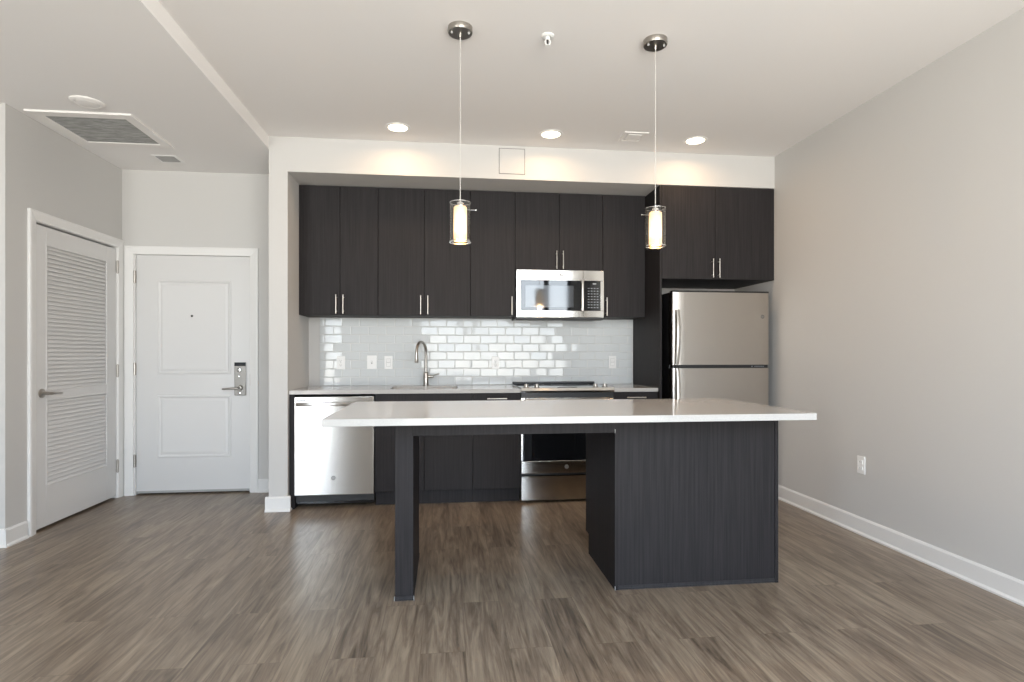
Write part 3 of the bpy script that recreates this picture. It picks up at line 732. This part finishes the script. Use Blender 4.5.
# ------------------------------------------------------------------ recessed lights
LG = 'recessed lights along the soffit'
for x, lab in ((1.174, 'round recessed light above the sink'), (2.306, 'round recessed light above the range and access panel'), (3.441, 'round recessed light above the refrigerator niche')):
    y = -.955
    p = thing('recessed_light', lab, 'ceiling light', (x, y, ZC), LG)
    MB().lathe((x, y, ZC), [(.092, -.0005), (.091, -.004), (.078, -.006), (.069, -.004), (.069, -.001), (.092, -.0005)], 40).build('trim_ring', 'white_plastic', p)
    MB().lathe((x, y, ZC), [(0, -.003), (.069, -.003), (.069, -.001), (0, -.001)], 40).build('lens', 'lamp_lens', p)
    l = bpy.data.lights.new('recessed_lamp', 'AREA'); l.shape = 'DISK'; l.size = .14; l.energy = 2.2; l.color = (1, .62, .31); l.spread = math.radians(162)
    lo = bpy.data.objects.new('recessed_lamp', l); lo.location = (x, y, ZC - .008); COL.objects.link(lo)

# ------------------------------------------------------------------ ceiling fittings
sp_ = thing('fire_sprinkler', 'small white sprinkler head on the ceiling between the pendants', 'sprinkler', (2.048, -2.266, ZC))
c = (2.048, -2.266, ZC)
MB().lathe(c, [(.034, 0), (.033, -.004), (.022, -.010), (.018, -.010), (.016, -.004), (0, -.004)], 28).build('escutcheon', 'white_plastic', sp_)
q = MB().lathe(c, [(.011, -.004), (.011, -.018), (.008, -.022), (0, -.022)], 18)
for s in (-1, 1): q.tube([(c[0] + s * .009, c[1], ZC - .02), (c[0] + s * .014, c[1], ZC - .032), (c[0] + s * .007, c[1], ZC - .046), (c[0], c[1], ZC - .050)], .0028, 8)
q.lathe(c, [(0, -.050), (.016, -.052), (.016, -.054), (0, -.055)], 20)
q.build('sprinkler_frame', 'white_plastic', sp_)
MB().cyl((c[0], c[1], ZC - .046), (c[0], c[1], ZC - .022), .0035, n=10).build('bulb', 'dark_slot', sp_)

def frame_flat(x0, x1, y0, y1, z, w, h):
    """square frame lying on the ceiling at z, hanging h"""
    return MB().ring(x0, x1, y0, y1, [(0, 0), (.002, h), (w - .004, h), (w, h * .4), (w, 0)], lambda u, v, d: (u, v, z - d))
ap = thing('ceiling_vent', 'small square white vent on the ceiling near the far pendant cord', 'vent', (2.935, -.975, ZC))
frame_flat(2.842, 3.028, -1.072, -.882, ZC - .0005, .028, .006).build('frame', 'ceiling_white', ap, smooth=0)
MB().box(2.882, 2.988, -1.032, -.922, ZC - .009, ZC - .001, .003).build('damper_plate', 'ceiling_white', ap)
rgl = thing('return_air_grille', 'large square return air grille with grey filter on the lowered ceiling', 'vent', (-.82, -.935, ZL))
frame_flat(-1.138, -.498, -1.240, -.636, ZL - .0005, .075, .012).build('frame', 'ceiling_white', rgl, smooth=0)
fl = MB().box(-1.064, -.572, -1.166, -.710, ZL - .004, ZL - .001)
for i in range(46):
    y = -1.162 + i * .00985
    fl.prism([(y, ZL - .004), (y + .0035, ZL - .009), (y + .0045, ZL - .009), (y + .006, ZL - .004)], -1.064, -.572, 'X')
fl.build('filter_core', 'filter_mesh', rgl, smooth=0)
MB().box(-.520, -.506, -.93, -.70, ZL - .016, ZL - .0125, .001).build('latch_rail', 'white_plastic', rgl)
sv = thing('supply_vent', 'small rectangular louvred vent on the lowered ceiling near the entry wall', 'vent', (-.675, -.36, ZL))
frame_flat(-.762, -.583, -.445, -.268, ZL - .0005, .022, .004).build('frame', 'white_plastic', sv, smooth=0)
lv = MB().box(-.742, -.605, -.422, -.292, ZL - .0018, ZL - .001)
for i in range(8): lv.prism([(-.420 + i * .016, ZL - .002), (-.412 + i * .016, ZL - .007), (-.411 + i * .016, ZL - .007), (-.418 + i * .016, ZL - .002)], -.742, -.605, 'X')
lv.build('louvres', 'grey_plastic', sv, smooth=0)
sd = thing('smoke_detector', 'round white smoke detector beside the return air grille', 'smoke detector', (-.675, -1.392, ZL))
MB().lathe((-.675, -1.392, ZL), [(.092, -.0005), (.091, -.006), (.082, -.012), (.066, -.013), (.061, -.009), (0, -.009)], 44).build('base', 'ceiling_white', sd)
MB().lathe((-.675, -1.392, ZL), [(.059, -.0092), (.057, -.0125), (.046, -.0145), (0, -.0150)], 40).build('cover', 'ceiling_white', sd)
ap = thing('access_panel', 'small square painted access panel in the soffit above the cabinets', 'access panel', (2.043, YS, 2.725))
MB().ring(1.940, 2.147, 2.622, 2.826, [(0, 0.0005), (0, .0015), (.003, .0015), (.003, .0005)], lambda u, w, h: (u, YS - h, w)).build('panel_gap', 'dark_slot', ap, smooth=0)
MB().box(1.9435, 2.1435, YS - .0030, YS - .0004, 2.6255, 2.8225, .0008).build('panel_door', 'wall_paint', ap)

# ------------------------------------------------------------------ outlets and switches
def plate(name, x, z, kind, label, w=.072, h=.116):
    g_ = 'white wall plates on the tiles'
    t_ = thing(name, label, 'switch' if 'switch' in name else 'outlet', (x, -.0085, z), g_)
    y = -.0085
    MB().box(x - w / 2, x + w / 2, y - .006, y, z - h / 2, z + h / 2, .0025).build('cover_plate', 'white_plastic', t_)
    if kind == 'duplex':
        for s in (-1, 1):
            zc = z + s * .020
            rc = MB().box(x - .0165, x + .0165, y - .0085, y - .006, zc - .014, zc + .014, .004, 3).build('receptacle', 'white_plastic', t_)
            MB().box(x - .008, x - .006, y - .0088, y - .0084, zc - .004, zc + .006).box(x + .006, x + .008, y - .0088, y - .0084, zc - .003, zc + .005).lathe((x, y - .0084, zc - .008), [(0, .0004), (.0025, .0004), (.0025, 0)], 10, '-Y').build('slots', 'dark_slot', rc, smooth=0)
        MB().lathe((x, y - .006, z), [(0, .0015), (.003, .001), (.0035, 0)], 12, '-Y').build('screw', 'grey_plastic', t_)
    elif kind == 'toggle':
        MB().box(x - .006, x + .006, y - .0075, y - .006, z - .013, z + .013, .001).build('toggle_slot', 'grey_plastic', t_)
        MB().prism([(y - .0075, z - .004), (y - .019, z + .006), (y - .018, z + .011), (y - .0075, z + .005)], x - .0045, x + .0045, 'X').build('toggle', 'white_plastic', t_)
    else:
        MB().box(x - .018, x + .018, y - .0066, y - .0060, z - .035, z + .035).build('rocker_gap', 'grey_plastic', t_, smooth=0)
        MB().prism([(y - .006, z - .0335), (y - .0085, z - .0335), (y - .0065, z), (y - .0105, z + .0335), (y - .006, z + .0335)], x - .0165, x + .0165, 'X').build('rocker', 'white_plastic', t_, smooth=0)
    return t_
plate('wall_outlet', .602, 1.116, 'duplex', 'white duplex outlet on the tiles nearest the wall stub')
plate('light_switch', .869, 1.120, 'toggle', 'wider white switch plate on the tiles above the dishwasher', .084, .120)
plate('light_switch', 1.014, 1.117, 'rocker', 'white rocker switch on the tiles beside the faucet')
plate('wall_outlet', 1.969, 1.113, 'duplex', 'white duplex outlet on the tiles near the range')
plate('light_switch', 3.060, 1.118, 'rocker', 'white rocker switch on the tiles above the short countertop')
t_ = thing('wall_outlet', 'white duplex outlet low on the plain side wall above the baseboard', 'outlet', (XR, -1.690, .459))
MB().box(XR - .006, XR - .0003, -1.726, -1.654, .401, .517, .0025).build('cover_plate', 'white_plastic', t_)
for s in (-1, 1):
    zc = .459 + s * .02
    rc = MB().box(XR - .0085, XR - .006, -1.7065, -1.6735, zc - .014, zc + .014, .004, 3).build('receptacle', 'white_plastic', t_)
    MB().box(XR - .0088, XR - .0084, -1.698, -1.696, zc - .004, zc + .006).box(XR - .0088, XR - .0084, -1.684, -1.682, zc - .003, zc + .005).build('slots', 'dark_slot', rc, smooth=0)
